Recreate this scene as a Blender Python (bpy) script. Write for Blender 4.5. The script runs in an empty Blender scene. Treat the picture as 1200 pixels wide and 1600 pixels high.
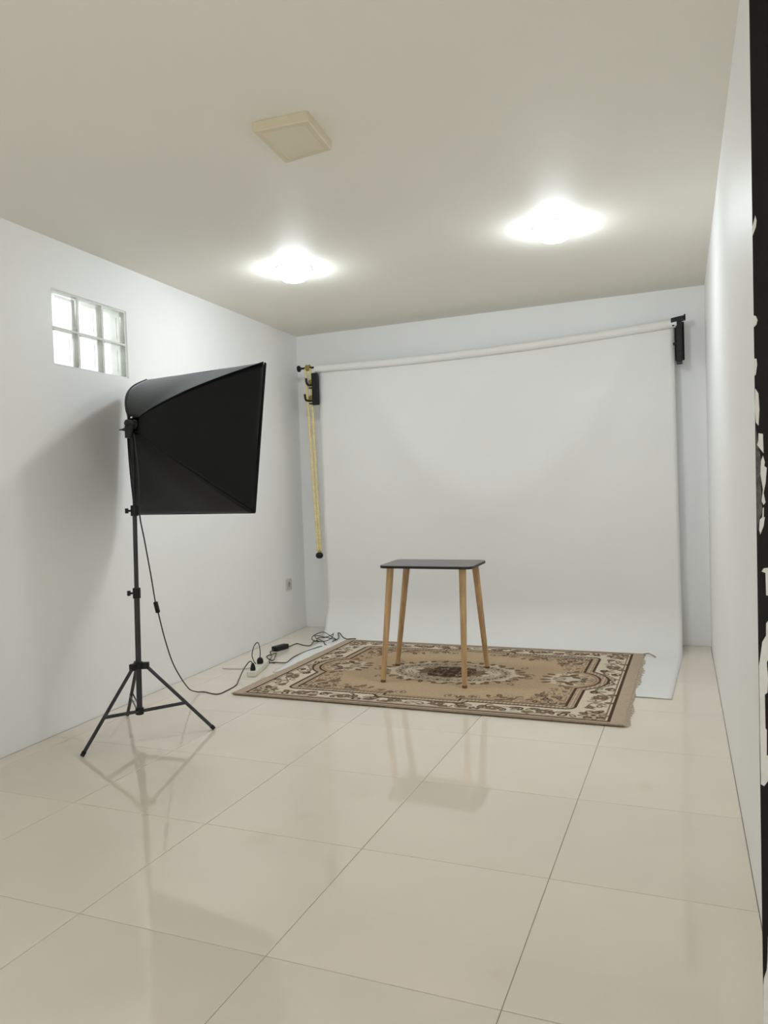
import bpy, bmesh, math, random
import numpy as np
from mathutils import Vector, Matrix

random.seed(7)
RNG = np.random.default_rng(11)
SC = bpy.context.scene
COL = SC.collection

# ------------------------------------------------------------------ camera
CAM_LOC = Vector((1.61802, -1.02233, 1.16184))
CAM_R = Vector((0.92639777, 0.37511592, -0.03279037))
CAM_U = Vector((0.01844872, 0.04176129, 0.99895728))
CAM_F = Vector((-0.37609415, 0.92603674, -0.03176715))
cd = bpy.data.cameras.new('camera')
cam = bpy.data.objects.new('camera', cd)
COL.objects.link(cam)
m = Matrix.Identity(4)
for i in range(3):
    m[i][0], m[i][1], m[i][2], m[i][3] = CAM_R[i], CAM_U[i], -CAM_F[i], CAM_LOC[i]
cam.matrix_world = m
cd.sensor_fit = 'HORIZONTAL'
cd.sensor_width = 36.0
cd.lens = 1199.34 * 36.0 / 1200.0
cd.clip_start = 0.02
SC.camera = cam

# ------------------------------------------------------------------ sky and exposure
world = bpy.data.worlds.new('overcast_sky')
SC.world = world
world.use_nodes = True
bg = world.node_tree.nodes['Background']
bg.inputs[0].default_value = (0.93, 0.98, 1.0, 1)
bg.inputs[1].default_value = 2.4
SC.view_settings.view_transform = 'Standard'
SC.view_settings.look = 'None'
SC.view_settings.gamma = 1.0
SC.view_settings.use_curve_mapping = False
SC.view_settings.exposure = -0.08
LAMP_STRENGTH = 104.0
SC.cycles.max_bounces = 16
SC.cycles.diffuse_bounces = 10
SC.cycles.use_denoising = True
SC.cycles.sample_clamp_indirect = 8.0


# ------------------------------------------------------------------ materials
def lin(c):
    c = c / 255.0
    return c / 12.92 if c <= 0.04045 else ((c + 0.055) / 1.055) ** 2.4


def rgb(r, g, b):
    return (lin(r), lin(g), lin(b), 1.0)


def mat(name, col, rough=0.5, spec=0.5, metal=0.0, noise=0.0, scale=20.0, bump=0.0, bscale=200.0, stretch=None):
    ma = bpy.data.materials.new(name)
    ma.use_nodes = True
    nt = ma.node_tree
    b = nt.nodes['Principled BSDF']
    b.inputs['Base Color'].default_value = col
    b.inputs['Roughness'].default_value = rough
    b.inputs['Specular IOR Level'].default_value = spec
    b.inputs['Metallic'].default_value = metal
    tc = nt.nodes.new('ShaderNodeTexCoord')
    mp = nt.nodes.new('ShaderNodeMapping')
    nt.links.new(tc.outputs['Object'], mp.inputs[0])
    if stretch:
        mp.inputs['Scale'].default_value = stretch
    if noise:
        n = nt.nodes.new('ShaderNodeTexNoise')
        n.inputs['Scale'].default_value = scale
        n.inputs['Detail'].default_value = 4
        nt.links.new(mp.outputs[0], n.inputs['Vector'])
        r = nt.nodes.new('ShaderNodeMapRange')
        r.inputs[1].default_value = 0.3
        r.inputs[2].default_value = 0.7
        r.inputs[3].default_value = 1 - noise
        r.inputs[4].default_value = 1 + noise
        nt.links.new(n.outputs[0], r.inputs[0])
        h = nt.nodes.new('ShaderNodeHueSaturation')
        h.inputs['Color'].default_value = col
        nt.links.new(r.outputs[0], h.inputs['Value'])
        nt.links.new(h.outputs[0], b.inputs['Base Color'])
    if bump:
        n2 = nt.nodes.new('ShaderNodeTexNoise')
        n2.inputs['Scale'].default_value = bscale
        n2.inputs['Detail'].default_value = 3
        nt.links.new(mp.outputs[0], n2.inputs['Vector'])
        bp = nt.nodes.new('ShaderNodeBump')
        bp.inputs['Strength'].default_value = bump
        bp.inputs['Distance'].default_value = 0.01
        nt.links.new(n2.outputs[0], bp.inputs['Height'])
        nt.links.new(bp.outputs[0], b.inputs['Normal'])
    return ma


M = {}
M['wall'] = mat('white_satin_wall_paint', (0.89, 0.892, 0.89, 1), 0.48, 0.35, noise=0.015, scale=1.5, bump=0.03, bscale=6)
M['ceiling'] = mat('white_ceiling_paint', (0.835, 0.81, 0.735, 1), 0.6, 0.25, noise=0.012, scale=1.2)
M['tile'] = mat('glossy_cream_tile', (0.785, 0.71, 0.61, 1), 0.055, 0.5, noise=0.03, scale=2.2)
M['grout'] = mat('grey_grout', (0.40, 0.36, 0.31, 1), 0.9, 0.1, noise=0.2, scale=9)
M['paper'] = mat('white_backdrop_cloth', (0.79, 0.785, 0.77, 1), 0.75, 0.2, noise=0.01, scale=3)
M['nylon'] = mat('black_nylon', (0.0035, 0.0035, 0.0042, 1), 0.5, 0.22, noise=0.15, scale=4, bump=0.08, bscale=60)
nb = M['nylon'].node_tree.nodes['Principled BSDF']
nb.inputs['Sheen Weight'].default_value = 0.38
nb.inputs['Sheen Roughness'].default_value = 0.25
nb.inputs['Sheen Tint'].default_value = (0.92, 0.97, 1.0, 1)
M['diffuser'] = mat('white_diffuser_cloth', (0.8, 0.8, 0.8, 1), 0.8, 0.1, noise=0.02, scale=5)
M['stand'] = mat('dark_grey_stand_metal', (0.028, 0.030, 0.035, 1), 0.42, 0.4, noise=0.1, scale=30)
M['black_plastic'] = mat('black_plastic', (0.008, 0.008, 0.009, 1), 0.45, 0.3, noise=0.2, scale=30)
M['chrome'] = mat('bright_metal', (0.8, 0.8, 0.78, 1), 0.25, 0.5, metal=1.0, noise=0.03)
M['brass'] = mat('yellow_metal', (0.45, 0.34, 0.10, 1), 0.35, 0.5, metal=0.6, noise=0.15, scale=80)
M['chain'] = mat('yellow_plastic_beads', (0.78, 0.66, 0.33, 1), 0.45, 0.4, noise=0.06, scale=10)
M['cord'] = mat('dark_cord_rubber', (0.035, 0.037, 0.036, 1), 0.5, 0.4, noise=0.1, scale=20)
M['wood'] = mat('pale_beech_wood', (0.52, 0.335, 0.165, 1), 0.5, 0.35, noise=0.24, scale=7, stretch=(6, 6, 0.7))
M['wood_end'] = mat('dark_leg_tip', (0.16, 0.085, 0.04, 1), 0.6, 0.3, noise=0.15, scale=30)
M['table_top'] = mat('dark_grey_laminate', (0.095, 0.087, 0.084, 1), 0.30, 0.45, noise=0.08, scale=12)
M['table_edge'] = mat('black_table_edge', (0.015, 0.014, 0.014, 1), 0.5, 0.4, noise=0.1)
M['strip'] = mat('cream_plastic', (0.70, 0.70, 0.60, 1), 0.45, 0.4, noise=0.02, scale=8)
M['socket_hole'] = mat('socket_dark', (0.03, 0.03, 0.03, 1), 0.7, 0.2, noise=0.1)
M['switch_grey'] = mat('pale_grey_plastic', (0.58, 0.57, 0.54, 1), 0.5, 0.35, noise=0.02)
M['panel_frame'] = mat('aged_ivory_plastic', (0.70, 0.62, 0.46, 1), 0.5, 0.35, noise=0.03, scale=6)
M['panel_face'] = mat('aged_ivory_diffuser', (0.74, 0.68, 0.52, 1), 0.45, 0.35, noise=0.03, scale=6)
M['lamp_rim'] = mat('white_lamp_rim', (0.8, 0.8, 0.8, 1), 0.4, 0.4, noise=0.01)
M['dark_film'] = mat('dark_brown_film', (0.011, 0.008, 0.007, 1), 0.5, 0.15, noise=0.3, scale=5, bump=0.05, bscale=30)
M['peel'] = mat('peeled_cream_patch', (0.70, 0.67, 0.60, 1), 0.7, 0.2, noise=0.06, scale=60)
M['peel_grey'] = mat('scuffed_grey_patch', (0.10, 0.09, 0.08, 1), 0.7, 0.2, noise=0.5, scale=90)
M['mortar'] = mat('pale_mortar', (0.82, 0.82, 0.80, 1), 0.8, 0.2, noise=0.05, scale=30)
M['fringe'] = mat('beige_fringe_yarn', (0.50, 0.42, 0.33, 1), 0.9, 0.1, noise=0.15, scale=60)
M['binding'] = mat('brown_rug_binding', (0.33, 0.25, 0.18, 1), 0.9, 0.1, noise=0.15, scale=60)

# tile: tiny tone change from tile to tile, fine veins, and a few yellow stains with their own shape
nt = M['tile'].node_tree
bs = nt.nodes['Principled BSDF']
hs = [n for n in nt.nodes if n.type == 'HUE_SAT'][0]
oi = nt.nodes.new('ShaderNodeObjectInfo')
mr = nt.nodes.new('ShaderNodeMapRange')
mr.inputs[3].default_value = 0.97
mr.inputs[4].default_value = 1.03
nt.links.new(oi.outputs['Random'], mr.inputs[0])
mu = nt.nodes.new('ShaderNodeMixRGB')
mu.blend_type = 'MULTIPLY'
mu.inputs[0].default_value = 1.0
nt.links.new(hs.outputs[0], mu.inputs[1])
nt.links.new(mr.outputs[0], mu.inputs[2])
geo = nt.nodes.new('ShaderNodeNewGeometry')
last = mu.outputs[0]
for (sx, sy, sr, sa) in ((0.25, 1.16, 0.07, 0.25), (0.30, 1.36, 0.05, 0.16), (1.42, 1.99, 0.07, 0.2),
                         (1.16, 0.72, 0.035, 0.2), (-0.92, 1.30, 0.05, 0.2), (0.42, 1.60, 0.09, 0.14)):
    d = nt.nodes.new('ShaderNodeVectorMath')
    d.operation = 'DISTANCE'
    nt.links.new(geo.outputs['Position'], d.inputs[0])
    d.inputs[1].default_value = (sx, sy, 0)
    nz = nt.nodes.new('ShaderNodeTexNoise')
    nz.inputs['Scale'].default_value = 25
    nt.links.new(geo.outputs['Position'], nz.inputs['Vector'])
    ad = nt.nodes.new('ShaderNodeMath')
    ad.operation = 'MULTIPLY_ADD'
    nt.links.new(nz.outputs[0], ad.inputs[0])
    ad.inputs[1].default_value = sr
    nt.links.new(d.outputs['Value'], ad.inputs[2])
    rg = nt.nodes.new('ShaderNodeMapRange')
    rg.interpolation_type = 'SMOOTHSTEP'
    rg.inputs[1].default_value = sr * 0.4
    rg.inputs[2].default_value = sr * 1.6
    rg.inputs[3].default_value = sa
    rg.inputs[4].default_value = 0.0
    nt.links.new(ad.outputs[0], rg.inputs[0])
    mx = nt.nodes.new('ShaderNodeMixRGB')
    nt.links.new(rg.outputs[0], mx.inputs[0])
    nt.links.new(last, mx.inputs[1])
    mx.inputs[2].default_value = (0.62, 0.54, 0.36, 1)
    last = mx.outputs[0]
nt.links.new(last, bs.inputs['Base Color'])

# lamp diffuser: gives off the room's light
ml = bpy.data.materials.new('glowing_lamp_dome')
ml.use_nodes = True
ml.node_tree.nodes.clear()
e = ml.node_tree.nodes.new('ShaderNodeEmission')
e.inputs[0].default_value = (0.87, 0.945, 1.0, 1)
e.inputs[1].default_value = LAMP_STRENGTH
o_ = ml.node_tree.nodes.new('ShaderNodeOutputMaterial')
ml.node_tree.links.new(e.outputs[0], o_.inputs[0])
M['lamp'] = ml

# lamp rim: milky plastic that lets some of the dome's light through
nt = M['lamp_rim'].node_tree
trl = nt.nodes.new('ShaderNodeBsdfTranslucent')
trl.inputs['Color'].default_value = (0.9, 0.9, 0.9, 1)
mxr = nt.nodes.new('ShaderNodeMixShader')
mxr.inputs[0].default_value = 0.5
nt.links.new(nt.nodes['Principled BSDF'].outputs[0], mxr.inputs[1])
nt.links.new(trl.outputs[0], mxr.inputs[2])
nt.links.new(mxr.outputs[0], nt.nodes['Material Output'].inputs[0])

# glass block: frosted glass, daylight comes through it
mg = bpy.data.materials.new('frosted_glass_block')
mg.use_nodes = True
nt = mg.node_tree
nt.nodes.clear()
tr = nt.nodes.new('ShaderNodeBsdfTranslucent')
rf = nt.nodes.new('ShaderNodeBsdfRefraction')
gl = nt.nodes.new('ShaderNodeBsdfGlossy')
rf.inputs['Roughness'].default_value = 0.22
rf.inputs['IOR'].default_value = 1.06
gl.inputs['Roughness'].default_value = 0.15
tcg = nt.nodes.new('ShaderNodeTexCoord')
ng = nt.nodes.new('ShaderNodeTexNoise')
ng.inputs['Scale'].default_value = 14
nt.links.new(tcg.outputs['Object'], ng.inputs['Vector'])
rp = nt.nodes.new('ShaderNodeMapRange')
rp.inputs[3].default_value = 0.7
rp.inputs[4].default_value = 1.0
nt.links.new(ng.outputs[0], rp.inputs[0])
for nd in (tr, rf):
    mxx = nt.nodes.new('ShaderNodeMixRGB')
    mxx.blend_type = 'MULTIPLY'
    mxx.inputs[0].default_value = 1
    mxx.inputs[1].default_value = (0.97, 0.98, 0.94, 1)
    nt.links.new(rp.outputs[0], mxx.inputs[2])
    nt.links.new(mxx.outputs[0], nd.inputs['Color'])
m1 = nt.nodes.new('ShaderNodeMixShader')
m1.inputs[0].default_value = 0.8
nt.links.new(tr.outputs[0], m1.inputs[1])
nt.links.new(rf.outputs[0], m1.inputs[2])
m2 = nt.nodes.new('ShaderNodeMixShader')
m2.inputs[0].default_value = 0.05
nt.links.new(m1.outputs[0], m2.inputs[1])
nt.links.new(gl.outputs[0], m2.inputs[2])
og = nt.nodes.new('ShaderNodeOutputMaterial')
nt.links.new(m2.outputs[0], og.inputs[0])
M['glass'] = mg

# rug pile: colour comes from the woven pattern stored on the mesh
mrug = bpy.data.materials.new('woven_rug_pile')
mrug.use_nodes = True
nt = mrug.node_tree
b = nt.nodes['Principled BSDF']
b.inputs['Roughness'].default_value = 0.95
b.inputs['Specular IOR Level'].default_value = 0.1
at = nt.nodes.new('ShaderNodeAttribute')
at.attribute_name = 'pattern'
nt.links.new(at.outputs['Color'], b.inputs['Base Color'])
n2 = nt.nodes.new('ShaderNodeTexNoise')
n2.inputs['Scale'].default_value = 300
tcr = nt.nodes.new('ShaderNodeTexCoord')
nt.links.new(tcr.outputs['Object'], n2.inputs['Vector'])
bp = nt.nodes.new('ShaderNodeBump')
bp.inputs['Strength'].default_value = 0.3
bp.inputs['Distance'].default_value = 0.004
nt.links.new(n2.outputs[0], bp.inputs['Height'])
nt.links.new(bp.outputs[0], b.inputs['Normal'])
M['rug'] = mrug


# ------------------------------------------------------------------ mesh helpers (world coordinates in, object at its root)
class MB:
    def __init__(self):
        self.v, self.f = [], []

    def add(self, vs, fs):
        n = len(self.v)
        self.v += [tuple(p) for p in vs]
        self.f += [tuple(i + n for i in f) for f in fs]
        return self

    def hexa(self, c):                      # 4 bottom, 4 top
        return self.add(c, [(3, 2, 1, 0), (4, 5, 6, 7), (0, 1, 5, 4), (1, 2, 6, 5), (2, 3, 7, 6), (3, 0, 4, 7)])

    def box(self, lo, hi):
        a, b = lo, hi
        return self.hexa([(a[0], a[1], a[2]), (b[0], a[1], a[2]), (b[0], b[1], a[2]), (a[0], b[1], a[2]),
                          (a[0], a[1], b[2]), (b[0], a[1], b[2]), (b[0], b[1], b[2]), (a[0], b[1], b[2])])

    def obox(self, c, ex, ey, ez):          # oriented box: centre and three half-edges
        c, ex, ey, ez = Vector(c), Vector(ex), Vector(ey), Vector(ez)
        return self.hexa([c - ex - ey - ez, c + ex - ey - ez, c + ex + ey - ez, c - ex + ey - ez,
                          c - ex - ey + ez, c + ex - ey + ez, c + ex + ey + ez, c - ex + ey + ez])

    def tube(self, pts, rad, n=10, cap=True):
        pts = [Vector(p) for p in pts]
        if not isinstance(rad, (list, tuple)):
            rad = [rad] * len(pts)
        ref = None
        rings = []
        for i, p in enumerate(pts):
            t = (pts[min(i + 1, len(pts) - 1)] - pts[max(i - 1, 0)])
            if t.length < 1e-9:
                t = Vector((0, 0, 1))
            t.normalize()
            if ref is None:
                ref = Vector((1, 0, 0)) if abs(t.x) < 0.8 else Vector((0, 1, 0))
            a = ref - t * ref.dot(t)
            if a.length < 1e-4:
                a = t.orthogonal()
            a.normalize()
            ref = a
            bb = t.cross(a)
            rings.append([p + (a * math.cos(2 * math.pi * k / n) + bb * math.sin(2 * math.pi * k / n)) * rad[i] for k in range(n)])
        vs = [q for r in rings for q in r]
        fs = []
        for i in range(len(pts) - 1):
            for k in range(n):
                fs.append((i * n + k, i * n + (k + 1) % n, (i + 1) * n + (k + 1) % n, (i + 1) * n + k))
        if cap:
            fs.append(tuple(range(n - 1, -1, -1)))
            fs.append(tuple((len(pts) - 1) * n + k for k in range(n)))
        return self.add(vs, fs)

    def cyl(self, a, b, r, n=20):
        return self.tube([a, b], r, n)

    def lathe(self, c, prof, n=28, axis=(0, 0, 1)):   # prof: list of (radius, height along axis)
        ax = Vector(axis).normalized()
        a = ax.orthogonal().normalized()
        bb = ax.cross(a)
        c = Vector(c)
        vs, fs = [], []
        for r, h in prof:
            for k in range(n):
                t = 2 * math.pi * k / n
                vs.append(c + ax * h + (a * math.cos(t) + bb * math.sin(t)) * max(r, 1e-5))
        for i in range(len(prof) - 1):
            for k in range(n):
                fs.append((i * n + k, i * n + (k + 1) % n, (i + 1) * n + (k + 1) % n, (i + 1) * n + k))
        fs.append(tuple(range(n - 1, -1, -1)))
        fs.append(tuple((len(prof) - 1) * n + k for k in range(n)))
        return self.add(vs, fs)

    def prism(self, poly, axis_fn, d0, d1):          # poly in 2D; axis_fn(u, v, d) -> 3D
        n = len(poly)
        vs = [axis_fn(u, v, d0) for u, v in poly] + [axis_fn(u, v, d1) for u, v in poly]
        fs = [tuple(range(n - 1, -1, -1)), tuple(range(n, 2 * n))]
        fs += [(k, (k + 1) % n, n + (k + 1) % n, n + k) for k in range(n)]
        return self.add(vs, fs)


ORG = {}


def link(o, parent=None):
    COL.objects.link(o)
    if parent is not None:
        o.parent = parent
    return o


def tag(o, label=None, cat=None, group=None, kind=None):
    if label:
        o['label'] = label
    if cat:
        o['category'] = cat
    if group:
        o['group'] = group
    if kind:
        o['kind'] = kind
    return o


def thing(name, loc, label, cat, group=None, kind=None):
    o = bpy.data.objects.new(name, None)
    o.empty_display_size = 0.05
    o.location = loc
    link(o)
    ORG[o] = Vector(loc)
    return tag(o, label, cat, group, kind)


def obj(name, mb, material, parent=None, smooth=False, bevel=0.0, kind=None, label=None, org=None, segs=2):
    if org is None:
        org = ORG[parent] if parent is not None else Vector((0, 0, 0))
    org = Vector(org)
    me = bpy.data.meshes.new(name)
    me.from_pydata([tuple(Vector(p) - org) for p in mb.v], [], mb.f)
    bm = bmesh.new()
    bm.from_mesh(me)
    bmesh.ops.recalc_face_normals(bm, faces=bm.faces)
    if bevel > 0:
        ed = [ed_ for ed_ in bm.edges if len(ed_.link_faces) == 2 and ed_.calc_face_angle(0) > 0.6]
        bmesh.ops.bevel(bm, geom=ed, offset=bevel, segments=segs, profile=0.5, affect='EDGES')
    for f in bm.faces:
        f.smooth = smooth
    bm.to_mesh(me)
    bm.free()
    if smooth:
        try:
            me.set_sharp_from_angle(angle=0.7)
        except Exception:
            pass
    me.materials.append(material)
    o = bpy.data.objects.new(name, me)
    link(o, parent)
    if parent is None:
        o.location = org
    ORG[o] = org
    if kind:
        o['kind'] = kind
    if label:
        o['label'] = label
    return o


def spline(pts, n=10):
    P = [Vector(p) for p in pts]
    P = [P[0] * 2 - P[1]] + P + [P[-1] * 2 - P[-2]]
    out = []
    for i in range(1, len(P) - 2):
        for k in range(n):
            t = k / n
            a, b, c, d = P[i - 1], P[i], P[i + 1], P[i + 2]
            out.append(0.5 * ((2 * b) + (c - a) * t + (2 * a - 5 * b + 4 * c - d) * t * t + (3 * b - a - 3 * c + d) * t ** 3))
    out.append(P[-2])
    return out


# ------------------------------------------------------------------ the room
H = 2.455
Y0, Y1 = -2.2, 4.80


def lx(y):
    return -1.30 - 0.053 * (y - 1.5)


def rx(y):
    return 1.752 - 0.0165 * (y - 1.5)


def by(x):
    return 4.752 - 0.034 * (x + 1.479)


ROOM = [(lx(Y0), Y0), (rx(Y0), Y0), (rx(by(1.7)), by(1.7)), (lx(by(-1.47)), by(-1.47))]
NL = Vector((1, 0.053, 0)).normalized()
TL = Vector((-0.053, 1, 0)).normalized()


def clip(poly, ring):
    out = poly
    n = len(ring)
    for i in range(n):
        a, b2 = ring[i], ring[(i + 1) % n]
        inp, out = out, []
        if not inp:
            return []

        def side(p):
            return (b2[0] - a[0]) * (p[1] - a[1]) - (b2[1] - a[1]) * (p[0] - a[0])
        for k in range(len(inp)):
            p, q = inp[k], inp[(k + 1) % len(inp)]
            sp, sq = side(p), side(q)
            if sp >= 0:
                out.append(p)
            if (sp >= 0) != (sq >= 0):
                t = sp / (sp - sq)
                out.append((p[0] + (q[0] - p[0]) * t, p[1] + (q[1] - p[1]) * t))
    return out


fl = MB().prism([(p[0], p[1]) for p in [(ROOM[0][0] - .15, Y0 - .15), (ROOM[1][0] + .15, Y0 - .15), (ROOM[2][0] + .15, 4.95), (ROOM[3][0] - .15, 4.95)]],
                lambda u, v, d: (u, v, d), -0.06, -0.0025)
floor = tag(obj('floor', fl, M['grout']), 'glossy cream tiled floor of the white room', 'floor', kind='structure')
INN = [(ROOM[0][0] + .003, ROOM[0][1] + .003), (ROOM[1][0] - .003, ROOM[1][1] + .003), (ROOM[2][0] - .003, ROOM[2][1] - .003), (ROOM[3][0] + .003, ROOM[3][1] - .003)]
for ix in range(-3, 4):
    for iy in range(-4, 9):
        g = 0.0011
        x0, x1, y0, y1 = ix * .6 + g, ix * .6 + .6 - g, iy * .6 + g, iy * .6 + .6 - g
        poly = clip([(x0, y0), (x1, y0), (x1, y1), (x0, y1)], INN)
        if len(poly) < 3:
            continue
        ar = sum(poly[i][0] * poly[(i + 1) % len(poly)][1] - poly[(i + 1) % len(poly)][0] * poly[i][1] for i in range(len(poly))) / 2
        if ar < 0.002:
            continue
        cx = sum(p[0] for p in poly) / len(poly)
        cy = sum(p[1] for p in poly) / len(poly)
        ins = []
        for p in poly:
            dx, dy = cx - p[0], cy - p[1]
            ins.append((p[0] + math.copysign(min(.0012, abs(dx)), dx), p[1] + math.copysign(min(.0012, abs(dy)), dy)))
        n = len(poly)
        mb = MB()
        vs = [(p[0], p[1], -0.008) for p in poly] + [(p[0], p[1], -0.0008) for p in poly] + [(p[0], p[1], 0) for p in ins]
        fs = [(k, (k + 1) % n, n + (k + 1) % n, n + k) for k in range(n)]
        fs += [(n + k, n + (k + 1) % n, 2 * n + (k + 1) % n, 2 * n + k) for k in range(n)]
        fs += [tuple(range(n - 1, -1, -1)), tuple(range(2 * n, 3 * n))]
        mb.add(vs, fs)
        obj('tile', mb, M['tile'], floor)

ce = MB().prism([(ROOM[0][0] - .15, Y0 - .15), (ROOM[1][0] + .15, Y0 - .15), (ROOM[2][0] + .15, 4.95), (ROOM[3][0] - .15, 4.95)],
                lambda u, v, d: (u, v, d), H, H + .1)
tag(obj('ceiling', ce, M['ceiling']), 'plain white painted ceiling', 'ceiling', kind='structure')

# left wall, with the opening of the glass blocks
WY0, WY1, WZ0, WZ1 = 1.925, 2.507, 1.826, 2.207
WO = Vector((lx((WY0 + WY1) / 2), (WY0 + WY1) / 2, 0))
TH = 0.12


def lw(s, z, t):        # s along the wall from the window's centre, t into the room
    return WO + TL * s + NL * t + Vector((0, 0, z))


S0, S1 = (Y0 - .1 - WO.y) / TL.y, (Y1 + .02 - WO.y) / TL.y
h0, h1 = -0.291, 0.291
mb = MB()
for a, b2, z0, z1 in ((S0, h0, 0, H), (h1, S1, 0, H), (h0, h1, 0, WZ0), (h0, h1, WZ1, H)):
    mb.hexa([lw(a, z0, -TH), lw(b2, z0, -TH), lw(b2, z0, 0), lw(a, z0, 0), lw(a, z1, -TH), lw(b2, z1, -TH), lw(b2, z1, 0), lw(a, z1, 0)])
tag(obj('wall_left', mb, M['wall']), 'white wall on the left, with the glass block window', 'wall', kind='structure')
mb = MB().hexa([(rx(Y0), Y0 - .1, 0), (rx(Y0) + .12, Y0 - .1, 0), (rx(Y1) + .12, Y1, 0), (rx(Y1), Y1, 0),
                (rx(Y0), Y0 - .1, H), (rx(Y0) + .12, Y0 - .1, H), (rx(Y1) + .12, Y1, H), (rx(Y1), Y1, H)])
tag(obj('wall_right', mb, M['wall']), 'white wall on the right', 'wall', kind='structure')
xa, xb = lx(by(-1.47)), rx(by(1.7))
mb = MB().hexa([(xa, by(xa), 0), (xb, by(xb), 0), (xb, by(xb) + .12, 0), (xa, by(xa) + .12, 0),
                (xa, by(xa), H), (xb, by(xb), H), (xb, by(xb) + .12, H), (xa, by(xa) + .12, H)])
tag(obj('wall_back', mb, M['wall']), 'white end wall behind the backdrop', 'wall', kind='structure')
# unseen wall behind the camera; its wide opening is added to let in soft daylight
mb = MB().box((ROOM[0][0], Y0 - .12, 0), (0.0, Y0, H)).box((0.0, Y0 - .12, 2.10), (ROOM[1][0], Y0, H))
tag(obj('wall_front', mb, M['wall']), 'unseen white wall behind the camera, with a wide opening added for daylight', 'wall', kind='structure')

# glass block window
win = thing('window_1', (WO.x, WO.y, WZ0), 'small window of six white glass blocks high in the left wall', 'window', kind='structure')
mb = MB()
bw, bh, gp = (h1 - h0 - 4 * 0.009) / 3, (WZ1 - WZ0 - 3 * 0.009) / 2, 0.009
us = [h0 + gp + i * (bw + gp) for i in range(3)]
zs = [WZ0 + gp + j * (bh + gp) for j in range(2)]


def lwb(s0, s1, z0, z1, t0, t1):
    mb.hexa([lw(s0, z0, t0), lw(s1, z0, t0), lw(s1, z0, t1), lw(s0, z0, t1), lw(s0, z1, t0), lw(s1, z1, t0), lw(s1, z1, t1), lw(s0, z1, t1)])


for i in range(4):
    s = h0 + i * (bw + gp)
    lwb(s, s + gp, WZ0, WZ1, -.052, -0.006)
for j in range(3):
    z = WZ0 + j * (bh + gp)
    for i in range(3):
        lwb(us[i], us[i] + bw, z, z + gp, -.052, -0.006)
obj('mortar_grid', mb, M['mortar'], win)
blk = None
for j in range(2):
    for i in range(3):
        if blk is None:
            mbb = MB()
            prof = [(.030, -.040), (.022, -.044), (.008, -.044), (.0, -.038), (.0, -.012), (.004, -.004), (.010, -.001), (.018, -.001), (.026, -.007), (.034, -.009)]
            vs, fs = [], []
            for ins, t in prof:
                for (s, z) in ((us[0] + ins, zs[0] + ins), (us[0] + bw - ins, zs[0] + ins), (us[0] + bw - ins, zs[0] + bh - ins), (us[0] + ins, zs[0] + bh - ins)):
                    vs.append(lw(s, z, t - .005))
            for k in range(len(prof) - 1):
                for q in range(4):
                    fs.append((k * 4 + q, k * 4 + (q + 1) % 4, k * 4 + 4 + (q + 1) % 4, k * 4 + 4 + q))
            fs += [(3, 2, 1, 0), tuple(len(prof) * 4 - 4 + q for q in range(4))]
            mbb.add(vs, fs)
            blk = obj('glass_block', mbb, M['glass'], win)
        else:
            c = blk.copy()
            COL.objects.link(c)
            c.parent = win
            c.location = TL * (us[i] - us[0]) + Vector((0, 0, zs[j] - zs[0]))

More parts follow.
